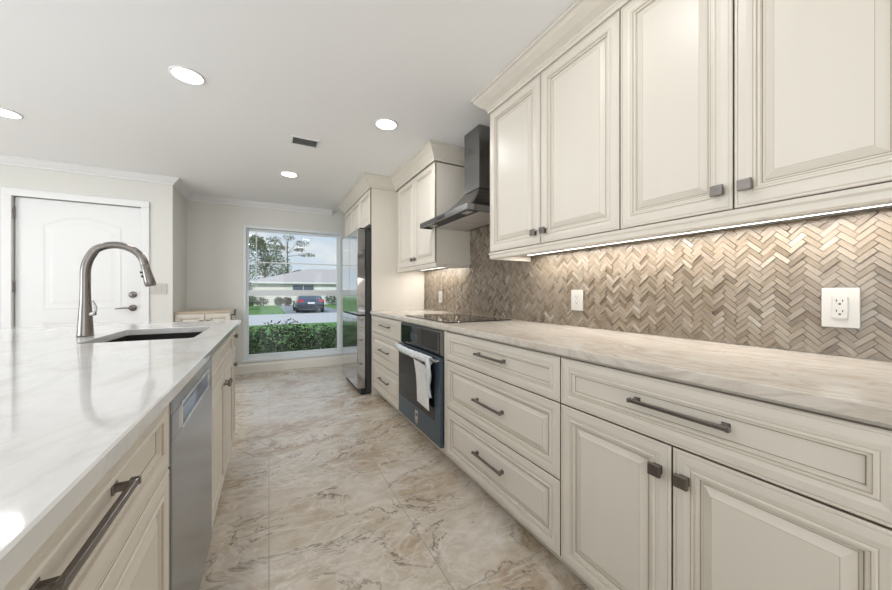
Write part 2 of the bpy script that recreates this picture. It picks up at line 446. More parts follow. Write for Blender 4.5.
def moulded(b, x0, x1, z0, z1, rise, m):
    mi = b.mi(m); rows = []
    for ins, dep in ((0, 0.0), (0.006, -0.003), (0.014, -0.003), (0.028, 0.0025), (0.05, 0.001), (0.08, -0.003)):
        rows.append([Vector((x, dep - 0.0005, z)) for x, z in arched(x0 + ins, x1 - ins, z0 + ins, z1 - ins, rise)])
    r = b.ring(rows, mi); f = b.bm.faces.new(r[-1]); f.material_index = mi
moulded(d, 0.17, dw - 0.16, 0.945, 1.775, 0.085, M['trim'])
moulded(d, 0.17, dw - 0.16, 0.22, 0.82, 0.0, M['trim'])
d.build('door_slab', door)
for hz in (0.22, 1.165, 1.86):
    MB().box(-0.012, 0.004, -0.026, 0.0, hz - 0.05, hz + 0.05, M['nickel'], 0.002).tube([(-0.004, -0.028, hz - 0.055), (-0.004, -0.028, hz + 0.055)], 0.006, M['nickel'], 8).build('hinge', door)
dk = dw - 0.07
MB().lathe([(0.033, 0.0), (0.033, -0.012), (0.028, -0.018), (0.014, -0.02)], M['nickel'], (dk, 0, 1.085), axis='y').box(dk - 0.004, dk + 0.004, -0.034, -0.018, 1.068, 1.102, M['nickel'], 0.002).build('deadbolt', door)
MB().lathe([(0.033, 0.0), (0.033, -0.010), (0.028, -0.014), (0.012, -0.016), (0.012, -0.05)], M['nickel'], (dk, 0, 0.945), axis='y').tube([(dk, -0.05, 0.945), (dk - 0.05, -0.053, 0.947), (dk - 0.125, -0.05, 0.940)], [0.011, 0.009, 0.006], M['nickel'], 10).build('door_handle', door)

def plate(name, label, cat, loc, rz, w_, h_, kind):
    t = thing(name, label, cat, loc, rz)
    MB().box(-w_ / 2, w_ / 2, -0.006, 0, -h_ / 2, h_ / 2, M['white'], 0.002).build('cover_plate', t)
    if kind == 'duplex':
        MB().box(-0.0165, 0.0165, -0.009, -0.006, -0.034, 0.034, M['white'], 0.001).build('receptacle', t)
        b = MB()
        for dz in (0.018, -0.014):
            b.box(-0.008, -0.006, -0.0095, -0.009, dz, dz + 0.008, M['slot']); b.box(0.005, 0.007, -0.0095, -0.009, dz, dz + 0.007, M['slot'])
            b.box(-0.0025, 0.0025, -0.0095, -0.009, dz - 0.009, dz - 0.004, M['slot'])
        b.build('socket_slots', t)
    elif kind == 'rocker':
        n = max(1, round(w_ / 0.05) - 1)
        for i in range(n):
            x = (i - (n - 1) / 2) * 0.046
            MB().box(x - 0.0165, x + 0.0165, -0.010, -0.006, -0.033, 0.033, M['white'], 0.0015).build('rocker', t)
    return t
plate('light_switch', 'white triple rocker switch plate on the wall right of the entry door', 'light switch', (-1.06, YD - 0.0005, 1.152), 0, 0.165, 0.115, 'rocker')
XT = 1.5858      # tile face
plate('wall_outlet', 'white outlet plate with two sockets, nearest on the tiled backsplash', 'outlet', (XT - 0.001, 0.328, 1.068), -PI / 2, 0.080, 0.125, 'duplex')
plate('wall_outlet', 'white outlet plate on the backsplash midway between the cooktop and the nearest outlet', 'outlet', (XT - 0.001, 1.333, 1.070), -PI / 2, 0.082, 0.12, 'duplex')
plate('wall_outlet', 'small white outlet plate on the backsplash left of the cooktop, below the far wall cabinet', 'outlet', (XT - 0.001, 3.07, 1.066), -PI / 2, 0.08, 0.12, 'duplex')

# ------------------------------------------------------------------ herringbone backsplash (real tiles)
def herring(b, y0, y1, z0, z1, mi):
    Lt, wt, g = 0.0525, 0.0162, 0.0003
    bm = bmesh.new(); uvl = bm.loops.layers.uv.new('UVMap')
    cs = math.cos(PI / 4)
    cells = []
    R = int((max(y1 - y0, z1 - z0) * 1.6) / wt) + 6
    for i in range(-R, R):
        for j in range(-int(R * wt / Lt) - 3, int(R * wt / Lt) + 3):
            ox, oy = i * wt + j * Lt, i * wt - j * Lt
            for (u0, u1, v0, v1) in ((0, Lt, 0, wt), (Lt, Lt + wt, wt - Lt, wt)):
                cu, cv = ox + (u0 + u1) / 2, oy + (v0 + v1) / 2
                py, pz = (cu - cv) * cs, (cu + cv) * cs
                if -0.03 < py < (y1 - y0) + 0.03 and -0.03 < pz < (z1 - z0) + 0.03:
                    cells.append((ox + u0 + g, ox + u1 - g, oy + v0 + g, oy + v1 - g))
    for u0, u1, v0, v1 in cells:
        h = random.choice((0.0014, 0.0026, 0.0040, 0.0058, 0.0074)) + random.uniform(-0.0004, 0.0004); k = 0.0004
        tl = random.uniform(-0.0004, 0.0004)
        lo = [(u0, v0), (u1, v0), (u1, v1), (u0, v1)]
        hi = [(u0 + k, v0 + k), (u1 - k, v0 + k), (u1 - k, v1 - k), (u0 + k, v1 - k)]
        A = [bm.verts.new((1.5945, y0 + (p[0] - p[1]) * cs, z0 + (p[0] + p[1]) * cs)) for p in lo]
        B = [bm.verts.new((1.5935 - h + (tl if n_ < 2 else -tl), y0 + (p[0] - p[1]) * cs, z0 + (p[0] + p[1]) * cs)) for n_, p in enumerate(hi)]
        fs = [bm.faces.new(B)]
        for q_ in range(4): fs.append(bm.faces.new((A[q_], A[(q_ + 1) % 4], B[(q_ + 1) % 4], B[q_])))
        hz_ = (u1 - u0) > (v1 - v0); uo, vo = random.random() * 9, random.random() * 9
        uvs = [(p[0] - u0, p[1] - v0) if hz_ else (p[1] - v0, p[0] - u0) for p in lo]
        vmap = {v_: uvs[n_ % 4] for n_, v_ in enumerate(A + B)}
        for f in fs:
            for lp in f.loops: lp[uvl].uv = (vmap[lp.vert][0] + uo, vmap[lp.vert][1] + vo)
    for co, no_ in (((0, y0, 0), (0, -1, 0)), ((0, y1, 0), (0, 1, 0)), ((0, 0, z0), (0, 0, -1)), ((0, 0, z1), (0, 0, 1))):
        bmesh.ops.bisect_plane(bm, geom=bm.verts[:] + bm.edges[:] + bm.faces[:], plane_co=co, plane_no=no_, clear_outer=True)
    for f in bm.faces: f.material_index = mi
    me = bpy.data.meshes.new('tmp'); bm.to_mesh(me); bm.free()
    b.bm.loops.layers.uv.get('UVMap') or b.bm.loops.layers.uv.new('UVMap'); b.bm.from_mesh(me); bpy.data.meshes.remove(me)
b = MB()
mi = b.mi(M['tile'])
herring(b, 0.08, 3.495, 0.9155, 1.362, mi)
herring(b, 1.732, 2.502, 1.362, ZC - 0.002, mi)
b.box(1.5935, 1.5965, 0.08, 3.495, 0.9155, 1.362, M['grout']); b.box(1.5935, 1.5965, 1.732, 2.502, 1.362, ZC - 0.002, M['grout'])
bs = tag(recenter(b.build('backsplash'), (1.5965, 1.79, 0.9155)), 'taupe and beige herringbone stone tile backsplash behind the countertop and range hood', 'backsplash')

# ------------------------------------------------------------------ cabinetry
DOOR_PROF = [(0, 0.0, 0), (0, 0.017, 1), (0.003, 0.020, 0), (0.008, 0.020, 0), (0.0095, 0.0186, 2), (0.0115, 0.0198, 0), (0.030, 0.0205, 0), (0.043, 0.0180, 0), (0.0445, 0.0172, 2), (0.047, 0.0200, 0), (0.052, 0.0200, 0),  # brown glaze on the outer edges also paints in shade of the door gaps
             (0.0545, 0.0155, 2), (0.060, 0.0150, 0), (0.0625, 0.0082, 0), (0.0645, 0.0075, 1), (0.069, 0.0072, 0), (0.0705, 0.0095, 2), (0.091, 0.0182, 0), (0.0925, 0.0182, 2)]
def front_mesh(w_, h_, s=1.0, raised=True):
    """raised-panel front, local x 0..w, z 0..h, outward -y"""
    b = MB(); m0 = b.mi(M['cream']); m1 = b.mi(M['glaze']); m2 = b.mi(M['glaze2'])
    prev = None
    prof = DOOR_PROF if raised else DOOR_PROF[:-4]
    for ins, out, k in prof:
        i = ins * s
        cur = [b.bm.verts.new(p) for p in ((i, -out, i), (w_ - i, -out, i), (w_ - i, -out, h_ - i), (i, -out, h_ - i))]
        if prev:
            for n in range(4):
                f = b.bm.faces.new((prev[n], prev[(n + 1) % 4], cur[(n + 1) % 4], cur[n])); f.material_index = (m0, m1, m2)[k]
        else:
            f = b.bm.faces.new(cur[::-1]); f.material_index = m0
        prev = cur
    b.bm.faces.new(prev).material_index = m0
    return b
def pull_mesh(ln, pj=0.036):
    m = M['bronze']; b = MB(); h = ln / 2
    b.box(-h, h, -pj, -pj + 0.010, -0.0055, 0.0055, m, 0.0015)
    for s in (-1, 1):
        b.box(s * (h - 0.012) - 0.006, s * (h - 0.012) + 0.006, -pj + 0.008, 0.0, -0.006, 0.006, m, 0.0015)
        b.box(s * (h - 0.012) - 0.009, s * (h - 0.012) + 0.009, -0.004, 0.0, -0.009, 0.009, m, 0.001)
        b.box(s * h - 0.004, s * h + 0.004, -pj - 0.002, -pj + 0.012, -0.0065, 0.0065, m, 0.0015)
    return b
def sknob_mesh():
    b = MB(); m = M['bronze']
    b.box(-0.012, 0.012, -0.004, 0, -0.012, 0.012, m, 0.001); b.box(-0.006, 0.006, -0.016, -0.003, -0.006, 0.006, m)
    b.box(-0.0165, 0.0165, -0.026, -0.015, -0.0165, 0.0165, m, 0.002)
    return b
def rknob_mesh():
    return MB().lathe([(0.010, 0), (0.010, -0.003), (0.005, -0.006), (0.005, -0.016), (0.013, -0.020), (0.016, -0.026), (0.013, -0.032), (0.004, -0.034)], M['bronze'], axis='y', seg=16)
def cabinet(name, label, cat, loc, rz, w_, dep, z0, z1, fronts, kick=None, hollow=False, group=None, carc=True):
    """local frame: width along +x, front faces -y at y=-dep; fronts = (type, x0, x1, z0, z1, hw, hx, hz, hlen)"""
    t = thing(name, label, cat, loc, rz, group)
    b = MB(); m = M['cream']
    e = 0.018
    if hollow:
        b.box(0, e, -dep, 0, z0, z1, m); b.box(w_ - e, w_, -dep, 0, z0, z1, m); b.box(e, w_ - e, -dep, 0, z0, z0 + e, m); b.box(e, w_ - e, -e, 0, z0 + e, z1, m)
        b.box(e, w_ - e, -dep, -dep + 0.018, z1 - 0.03, z1, m)
    else: b.box(0, w_, -dep, 0, z0, z1, m)
    b.build('carcass', t)
    if kick: MB().box(0.0, w_, -dep + kick, -0.01, 0.001, z0 - 0.0005, m).build('toe_kick', t)
    for f in fronts:
        ty, x0, x1, a, c, hw, hx, hz, hl = f
        raised = min(c - a, x1 - x0) > 0.20
        sc = 0.97 if raised else min(0.98, (c - a) / 0.185, (x1 - x0) / 0.17)
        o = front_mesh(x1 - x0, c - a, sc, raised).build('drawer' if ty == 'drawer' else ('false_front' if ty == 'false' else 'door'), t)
        o.location = (x0, -dep - 0.0005, a)
        if hw:
            hb = {'pull': lambda: pull_mesh(hl, 0.030), 'knob': sknob_mesh, 'rknob': rknob_mesh}[hw]()
            h = hb.build('pull' if hw == 'pull' else 'knob', o)
            sf = 0.0182 if raised else 0.0072
            if hw != 'pull': sf = 0.0205 if raised else 0.0096
            h.location = (hx - x0, -sf, hz - a)
    return t
G = 0.0022
XF = 0.995       # carcass face on the right side, door faces at 0.975
def rcab(name, label, cat, Yfar, w_, z0, z1, fronts, xface=XF, **k):
    return cabinet(name, label, cat, (XR - 0.003, Yfar, 0), -PI / 2, w_, XR - 0.003 - xface, z0, z1, fronts, **k)
def stack3(w_, hl):
    c = w_ / 2
    return [('drawer', G, w_ - G, 0.696, 0.869, 'pull', c, 0.787, hl), ('drawer', G, w_ - G, 0.401, 0.691, 'pull', c, 0.546, hl), ('drawer', G, w_ - G, 0.108, 0.396, 'pull', c, 0.265, hl)]
Y0, Y1, Y2, Y3, Y4 = 3.496, 2.640, 1.815, 0.900, 0.112
rcab('drawer_cabinet', 'cream three-drawer base cabinet between refrigerator and wall oven', 'cabinet', Y0, Y0 - Y1 - 0.001, 0.105, 0.883, stack3(Y0 - Y1 - 0.001, 0.27), kick=0.07)
rcab('drawer_cabinet', 'wide cream three-drawer base cabinet right of the wall oven', 'cabinet', Y2, Y2 - Y3 - 0.001, 0.105, 0.883, stack3(Y2 - Y3 - 0.001, 0.235), kick=0.07)
wb = Y3 - Y4
rcab('base_cabinet', 'cream base cabinet with one wide drawer over two raised-panel doors, nearest on the right', 'cabinet', Y3, wb, 0.105, 0.883,
     [('drawer', G, wb - G, 0.696, 0.869, 'pull', 0.402, 0.789, 0.245), ('door', G, wb / 2 - G, 0.108, 0.691, 'knob', wb / 2 - 0.035, 0.617, 0), ('door', wb / 2 + G, wb - G, 0.108, 0.691, 'knob', wb / 2 + 0.033, 0.617, 0)], kick=0.07)
# oven housing
wo_ = Y1 - Y2 - 0.001
t = thing('oven_cabinet', 'cream cabinet housing around the built-in wall oven', 'cabinet', (XR - 0.003, Y1 - 0.0005, 0), -PI / 2)
dp = XR - 0.003 - XF
MB().box(0, 0.018, -dp, 0, 0.105, 0.883, M['cream']).box(wo_ - 0.018, wo_, -dp, 0, 0.105, 0.883, M['cream']).box(0.018, wo_ - 0.018, -dp, 0, 0.105, 0.118, M['cream']).box(0.018, wo_ - 0.018, -0.018, 0, 0.118, 0.883, M['cream']).box(0.018, wo_ - 0.018, -dp, -0.02, 0.866, 0.883, M['cream']).build('carcass', t)
MB().box(0.001, 0.028, -dp - 0.018, -dp, 0.108, 0.872, M['cream'], 0.002).box(wo_ - 0.030, wo_ - 0.001, -dp - 0.018, -dp, 0.108, 0.872, M['cream'], 0.002).box(0.028, wo_ - 0.030, -dp - 0.018, -dp, 0.106, 0.128, M['cream'], 0.002).build('face_frame', t)
MB().box(0, wo_, -dp + 0.07, -0.01, 0.001, 0.1045, M['cream']).build('toe_kick', t)
# wall oven
ov = thing('wall_oven', 'built-in wall oven with dark glass door and blue protective film, paper hanging from its handle', 'oven', (XR - 0.003, Y1 - 0.0005 - 0.030, 0.130), -PI / 2)
ow = wo_ - 0.062; fy = -dp - 0.022
MB().box(0.005, ow - 0.005, -dp + 0.002, -0.04, 0.0, 0.72, M['black']).build('oven_body', ov)
MB().box(0.0, ow, fy, -dp - 0.0195, 0.575, 0.735, M['steel_dark'], 0.002).box(0.006, ow - 0.055, fy - 0.003, fy, 0.577, 0.722, M['blackglass'], 0.001).build('control_panel', ov)
MB().box(0.22, 0.36, fy - 0.0036, fy - 0.003, 0.62, 0.675, mat('display', (0.05, 0.07, 0.08), 0.1)).build('display', ov)
do = MB().box(0.0, ow, fy - 0.022, -dp - 0.0195, 0.0, 0.567, M['film'], 0.004).build('oven_door', ov)
MB().box(0.012, ow - 0.085, fy - 0.0245, fy - 0.0225, 0.150, 0.560, M['ovenglass'], 0.001).build('door_window', do)
MB().box(0.355, 0.405, fy - 0.0235, fy - 0.0225, 0.028, 0.125, M['steel']).box(0.370, 0.390, fy - 0.0242, fy - 0.0235, 0.08, 0.10, M['slot']).build('logo_badge', do)
# bowed handle with wrap
hp = []
for k in range(13):
    u = k / 12; hp.append((0.02 + (ow - 0.04) * u, fy - 0.045 - 0.022 * math.sin(PI * u), 0.550 + 0.0 * u))
MB().tube(hp, 0.011, M['steel'], 10).tube([hp[0], (0.02, fy - 0.02, 0.55)], 0.010, M['steel'], 8).tube([hp[-1], (ow - 0.02, fy - 0.02, 0.55)], 0.010, M['steel'], 8).build('oven_handle', do)
wr = MB(); mi = wr.mi(M['plastic_wrap']); rows = []
random.seed(3)
for k in range(25):
    u = k / 24 * 0.90; x = 0.012 + (ow - 0.02) * u
    y = fy - 0.045 - 0.022 * math.sin(PI * u)
    row = []
    for a in range(12):
        an = 2 * PI * a / 12; r = 0.019 + random.uniform(-0.003, 0.005) + (0.006 if an > PI else 0)
        row.append(Vector((x, y + r * 0.7 * math.cos(an), 0.548 + r * 1.15 * math.sin(an))))
    rows.append(row)
r_ = wr.ring(rows, mi, True); wr.bm.faces.new(r_[0]); wr.bm.faces.new(r_[-1])
rows = []
for k in range(13):    # hanging tail
    u = k / 12; wd = 0.026 + 0.010 * math.sin(u * 5) - 0.006 * u
    cxx = 0.672 + 0.012 * math.sin(u * 6); zz = 0.565 - 0.265 * u
    row = []
    for a in range(10):
        an = 2 * PI * a / 10; row.append(Vector((cxx + wd * math.cos(an) + random.uniform(-0.003, 0.003), fy - 0.078 + 0.028 * u + 0.010 * math.sin(an) + 0.005 * math.sin(3 * an + k), zz)))
    rows.append(row)
r_ = wr.ring(rows, mi, True); wr.bm.faces.new(r_[0]); wr.bm.faces.new(r_[-1])
wr.build('plastic_wrap', do, 'crumpled clear white plastic wrap on the handle')
pp = MB(); mi = pp.mi(M['paper']); A = []; B = []
px0, px1 = Y1 - 0.0305 - 2.165, Y1 - 0.0305 - 1.955
for k in range(9):
    u = k / 8; z = 0.515 - 0.30 * u; y = fy - 0.072 + 0.030 * u + 0.006 * math.sin(u * 4)
    A.append([Vector((px0 + 0.005 * u, y, z)), Vector((px1 - 0.01 * (1 - u), y - 0.004, z - 0.008)), Vector((px1 - 0.01 * (1 - u), y - 0.0025, z - 0.008)), Vector((px0 + 0.005 * u, y + 0.0015, z))])
r_ = pp.ring(A, mi); pp.bm.faces.new(r_[0]); pp.bm.faces.new(r_[-1])
pp.tube([(px0 + 0.1, fy - 0.075, 0.512), (px0 + 0.1, fy - 0.082, 0.545), (px0 + 0.1, fy - 0.066, 0.572)], 0.0012, M['white'], 6)
po = pp.build('hanging_leaflet'); po.data.transform(Matrix.Translation((0, 0, 0)))
po.location = ov.location; po.rotation_euler = ov.rotation_euler
tag(po, 'white printed paper leaflet hanging from the wrapped oven handle', 'leaflet')

# counter on the wall side
o = MB().box(0.9535, XR - 0.002, 0.10, 3.497, 0.8835, 0.914, M['quartz_wall'], 0.003).build('countertop')
tag(recenter(o, (1.27, 1.8, 0.8835)), 'long beige streaked stone countertop along the tiled wall', 'countertop')
# cooktop
t = thing('cooktop', 'black glass electric cooktop set flush in the wall countertop', 'cooktop', (1.28, 2.25, 0.9145))
MB().box(-0.262, 0.255, -0.38, 0.38, 0, 0.007, M['blackglass'], 0.002).build('glass_top', t)
ringm = mat('burner_print', (0.06, 0.06, 0.06), 0.2)
for x, y, r in ((-0.11, -0.2, 0.08), (-0.11, 0.2, 0.1), (0.12, -0.2, 0.1), (0.12, 0.2, 0.08)):
    MB().lathe([(r, 0.0072), (r, 0.0076), (r - 0.002, 0.0076), (r - 0.002, 0.0072)], ringm, (x, y, 0), 32, caps=False).build('burner_ring', t)

# uppers on the right
UZ0, UZ1 = 1.368, 2.252
def ucab(label, Yfar, ws, xface, z0, z1, knobs, far_filler=0, name='wall_cabinet', khw='knob'):
    w_ = sum(ws); x = 0; fr = []
    for i, ww in enumerate(ws):
        kx = (x + ww - 0.034) if knobs[i] == 'r' else (x + 0.034)
        fr.append(('door', x + G, x + ww - G, z0 + 0.002, z1 - 0.0012, khw if knobs[i] else None, kx, z0 + 0.062, 0)); x += ww
    return cabinet(name, label, 'cabinet', (XR - 0.003, Yfar, 0), -PI / 2, w_, XR - 0.003 - xface, z0, z1, fr)
ucab('cream two-door wall cabinet just right of the range hood', 1.724, (0.444, 0.442), 1.260, UZ0, UZ1, 'rl')
ucab('cream two-door wall cabinet at the right edge, nearest the viewer', 0.8375, (0.3675, 0.3560), 1.260, UZ0, UZ1, 'rl')
ucab('cream two-door wall cabinet beyond the range hood, left of the tiles', 3.410, (0.447, 0.447), 1.260, UZ0, 2.225, 'rl')
o = MB().box(1.262, XR - 0.003, 3.4115, 3.497, UZ0, 2.225, M['cream']).build('filler_panel')
tag(recenter(o, (1.43, 3.45, UZ0)), 'narrow cream filler strip between far wall cabinet and tall refrigerator panel', 'filler panel')
# light rails
def rail(path, z0, z1, name, label):
    o = MB().sweep(path, [(0, z1), (0.018, z1), (0.018, z1 - 0.012), (0.013, z1 - 0.018), (0.013, z0 + 0.006), (0.008, z0), (0, z0)], M['cream']).build(name)
    return tag(recenter(o, (path[0][0], path[0][1], z0)), label, 'trim moulding')
rail([(1.584, 1.722), (1.262, 1.722), (1.262, 0.1145)][::-1], 1.326, UZ0 - 0.001, 'light_rail', 'cream light rail moulding under the near wall cabinets')
rail([(1.584, 2.518), (1.262, 2.518), (1.262, 3.495)], 1.330, UZ0 - 0.001, 'light_rail', 'cream light rail moulding under the wall cabinet beyond the hood')
# the sweep outward side is left of travel: fix orientation by travel direction above
# crowns
def ccrown(path, zb, name, label, pr=0.085):
    prof = [(-0.018, ZC - 0.002), (pr, ZC - 0.002), (pr, ZC - 0.016), (pr - 0.010, ZC - 0.020), (pr - 0.020, ZC - 0.036), (pr - 0.045, ZC - 0.060), (0.018, zb + 0.034), (0.012, zb + 0.030), (0.012, zb + 0.022), (0.006, zb + 0.016), (0.006, zb + 0.0004), (-0.018, zb + 0.0004)]
    o = MB().sweep(path, prof, M['cream']).build(name)
    return tag(recenter(o, (path[0][0], path[0][1], zb)), label, 'crown moulding')
ccrown([(1.238, 0.1145), (1.238, 1.727), (1.584, 1.727)], UZ1, 'crown_moulding', 'cream crown moulding on the near wall cabinets, meeting the ceiling')
# fridge surround
PX = 0.957
bc = cabinet('bridge_cabinet', 'cream two-door cabinet above the refrigerator with a tall end panel down its side', 'cabinet', (XR - 0.003, 4.40, 0), -PI / 2, 0.880, XR - 0.003 - PX - 0.02, 1.850, 2.235,
        [('door', G, 0.44 - G, 1.852, 2.231, None, 0, 0, 0), ('door', 0.44 + G, 0.88 - G, 1.852, 2.231, None, 0, 0, 0)])
MB().box(0.8815, 0.9000, -(XR - 0.003 - PX - 0.018), 0, 0.001, 2.235, M['cream'], 0.001).build('side_panel', bc)
cabinet('pantry_cabinet', 'tall narrow cream cabinet beyond the refrigerator, beside the window', 'cabinet', (XR - 0.003, 4.86, 0), -PI / 2, 0.458, XR - 0.003 - PX - 0.02, 0.105, 2.235,
        [('door', G, 0.458 - G, 1.852, 2.231, None, 0, 0, 0), ('door', G, 0.458 - G, 0.108, 1.848, 'knob', 0.42, 1.0, 0)], kick=0.07)
ccrown([(1.584, 2.513), (1.238, 2.513), (1.238, 3.499), (PX, 3.499), (PX, 4.865), (1.592, 4.865)], 2.2365, 'crown_moulding', 'cream crown moulding stepping around the far wall cabinet and the refrigerator surround')

# LED strips
def led(Ya, Yb, z, label, power):
    t = thing('led_strip', label, 'under-cabinet light', (1.500, (Ya + Yb) / 2, z), 0, None)
    h = (Yb - Ya) / 2
    MB().box(-0.007, 0.007, -h, h, -0.010, 0, M['trim'], 0.001).build('channel', t)
    MB().box(-0.004, 0.004, -h + 0.004, h - 0.004, -0.0105, -0.0101, M['ledmat']).build('diffuser', t)
    light('led_light', 'AREA', (1.500, (Ya + Yb) / 2, z - 0.0108), (0, 0, 0), power, LED_COL, 0.007, 2 * h - 0.01, 'RECTANGLE')
led(0.14, 1.66, UZ0 - 0.001, 'thin lit LED strip under the near wall cabinets', P_LED * 1.54)
led(2.60, 3.40, UZ0 - 0.001, 'thin lit LED strip under the wall cabinet beyond the hood', P_LED * 0.8)

# ------------------------------------------------------------------ range hood
HX, HY0, HY1, HZ = 1.13, 1.815, 2.575, 1.655
hd = thing('range_hood', 'dark stainless steel chimney range hood over the cooktop', 'range hood', (XT - 0.002, (HY0 + HY1) / 2, HZ))
def hl(b):
    b.xf(Matrix.Translation(-hd.location)); return b
CX, CY0, CY1 = 1.367, 2.03, 2.24
hl(MB().box(CX, XT - 0.003, CY0, CY1, HZ + 0.235, ZC - 0.003, M['steel_dark'], 0.0015)).build('chimney', hd)
b = MB(); mi = b.mi(M['steel_dark']); rows = []
for k in range(9):       # concave flared canopy
    u = k / 8; q = u ** 1.7
    z = HZ + 0.040 + (0.19) * (q * 0.85 + 0.15 * u)
    s = u ** 0.85
    x0 = HX + (CX - HX) * s; ya = HY0 + (CY0 - HY0) * s; yb = HY1 + (CY1 - HY1) * s
    rows.append([Vector((x0, ya, z)), Vector((x0, yb, z)), Vector((XT - 0.003, yb, z)), Vector((XT - 0.003, ya, z))])
r_ = b.ring(rows, mi); b.bm.faces.new(r_[-1]); b.bm.faces.new(r_[0])
for f in b.bm.faces: f.smooth = False
hl(b).build('canopy', hd)
b = MB()
b.box(HX, HX + 0.012, HY0, HY1, HZ, HZ + 0.04, M['steel_dark'], 0.001); b.box(HX + 0.012, XT - 0.003, HY0, HY0 + 0.012, HZ, HZ + 0.04, M['steel_dark'], 0.001)
b.box(HX + 0.012, XT - 0.003, HY1 - 0.012, HY1, HZ, HZ + 0.04, M['steel_dark'], 0.001); b.box(HX + 0.012, XT - 0.003, HY0 + 0.012, HY1 - 0.012, HZ + 0.012, HZ + 0.0395, M['black'])
hl(b).build('rim', hd)
ym = (HY0 + HY1) / 2
for a, c in ((HY0 + 0.045, ym - 0.006), (ym + 0.006, HY1 - 0.045)):
    hl(MB().box(HX + 0.13, XT - 0.035, a, c, HZ + 0.004, HZ + 0.0115, M['filter'], 0.002)).build('grease_filter', hd)
for y in (HY0 + 0.12, HY1 - 0.12):
    hl(MB().box(HX + 0.05, HX + 0.095, y - 0.04, y + 0.04, HZ + 0.006, HZ + 0.0115, M['white'], 0.001)).build('hood_lamp', hd)
hl(MB().box(HX - 0.002, HX, ym - 0.06, ym + 0.06, HZ + 0.010, HZ + 0.030, M['black'])).build('control_strip', hd)

# ------------------------------------------------------------------ refrigerator
fr = thing('refrigerator', 'stainless steel french-door refrigerator reflecting the window', 'refrigerator', (1.575, 4.360, 0.002), -PI / 2)
fw = 0.800; fd = 1.575 - 0.935
MB().box(0.004, fw - 0.004, -fd, 0, 0.02, 1.79, mat('fridge_side', (0.06, 0.06, 0.062), 0.4, 0.3), 0.003).build('cabinet_body', fr)
MB().box(0.02, fw - 0.02, -fd - 0.06, -fd - 0.001, 0.004, 0.066, M['black'], 0.003).build('base_grille', fr)
DT = 0.088
for a, c in ((0.001, fw / 2 - 0.0015), (fw / 2 + 0.0015, fw - 0.001)):
    o = MB().box(a, c, -fd - 0.015 - DT, -fd - 0.015, 0.872, 1.795, M['steel'], 0.006).build('door', fr)
    MB().box(a + 0.02 if a > 0.3 else c - 0.06, a + 0.06 if a > 0.3 else c - 0.02, -fd - 0.06, -fd - 0.03, 0.862, 0.871, M['black']).build('pocket_handle', o)
o = MB().box(0.001, fw - 0.001, -fd - 0.015 - DT, -fd - 0.015, 0.076, 0.858, M['steel'], 0.006).build('freezer_drawer', fr)
MB().box(0.03, fw - 0.03, -fd - 0.095, -fd - 0.02, 0.8585, 0.866, M['black']).build('pocket_handle', o)
MB().box(0.01, fw - 0.01, -fd - 0.0145, -fd - 0.0005, 0.08, 1.785, M['black']).build('gasket', fr)
for x in (0.02, fw - 0.09): MB().box(x, x + 0.07, -fd - 0.07, -fd + 0.05, 1.7955, 1.812, M['black'], 0.003).build('hinge_cover', fr)

# ------------------------------------------------------------------ island
IX = -0.212      # door face plane of the island cabinets
IB = -0.80
def icab(name, label, Ya, w_, fronts, hollow=False):
    dep = (IX - 0.020) - IB
    return cabinet(name, label, 'cabinet', (IB, Ya, 0), PI / 2, w_, dep, 0.105, 0.883, fronts, kick=0.07, hollow=hollow)
ia, ib, ic, id_, ie = 0.07, 1.022, 1.664, 2.600, 2.775
wA = ib - ia - 0.001
icab('drawer_cabinet', 'cream island cabinet with bar-handled drawer over doors, left of the dishwasher', ia, wA,
     [('drawer', G, wA - G, 0.696, 0.869, 'pull', 0.555, 0.797, 0.235), ('door', G, wA / 2 - G, 0.108, 0.691, 'knob', wA / 2 - 0.035, 0.62, 0), ('door', wA / 2 + G, wA - G, 0.108, 0.691, 'knob', wA / 2 + 0.035, 0.62, 0)])
wS = id_ - ic - 0.001
icab('sink_cabinet', 'cream island sink cabinet with two round-knobbed doors, right of the dishwasher', ic, wS,
     [('false', G, wS - G, 0.696, 0.869, None, 0, 0, 0), ('door', G, wS / 2 - G, 0.108, 0.691, 'rknob', wS / 2 - 0.035, 0.628, 0), ('door', wS / 2 + G, wS - G, 0.108, 0.691, 'rknob', wS / 2 + 0.035, 0.628, 0)], hollow=True)
wE = ie - id_ - 0.001
icab('end_cabinet', 'narrow cream cabinet at the far end of the island with drawer over door', id_, wE,
     [('drawer', G, wE - G, 0.696, 0.869, 'rknob', wE / 2, 0.815, 0), ('door', G, wE - G, 0.108, 0.691, 'rknob', 0.04, 0.628, 0)])
# back half of the island body
o = MB().box(-1.35, IB - 0.002, ia, ie, 0.001, 0.883, M['cream'], 0.002).build('island_back_panel')
tag(recenter(o, (-1.07, 1.4, 0.001)), 'cream panelled back half of the island under the overhanging top', 'island base')
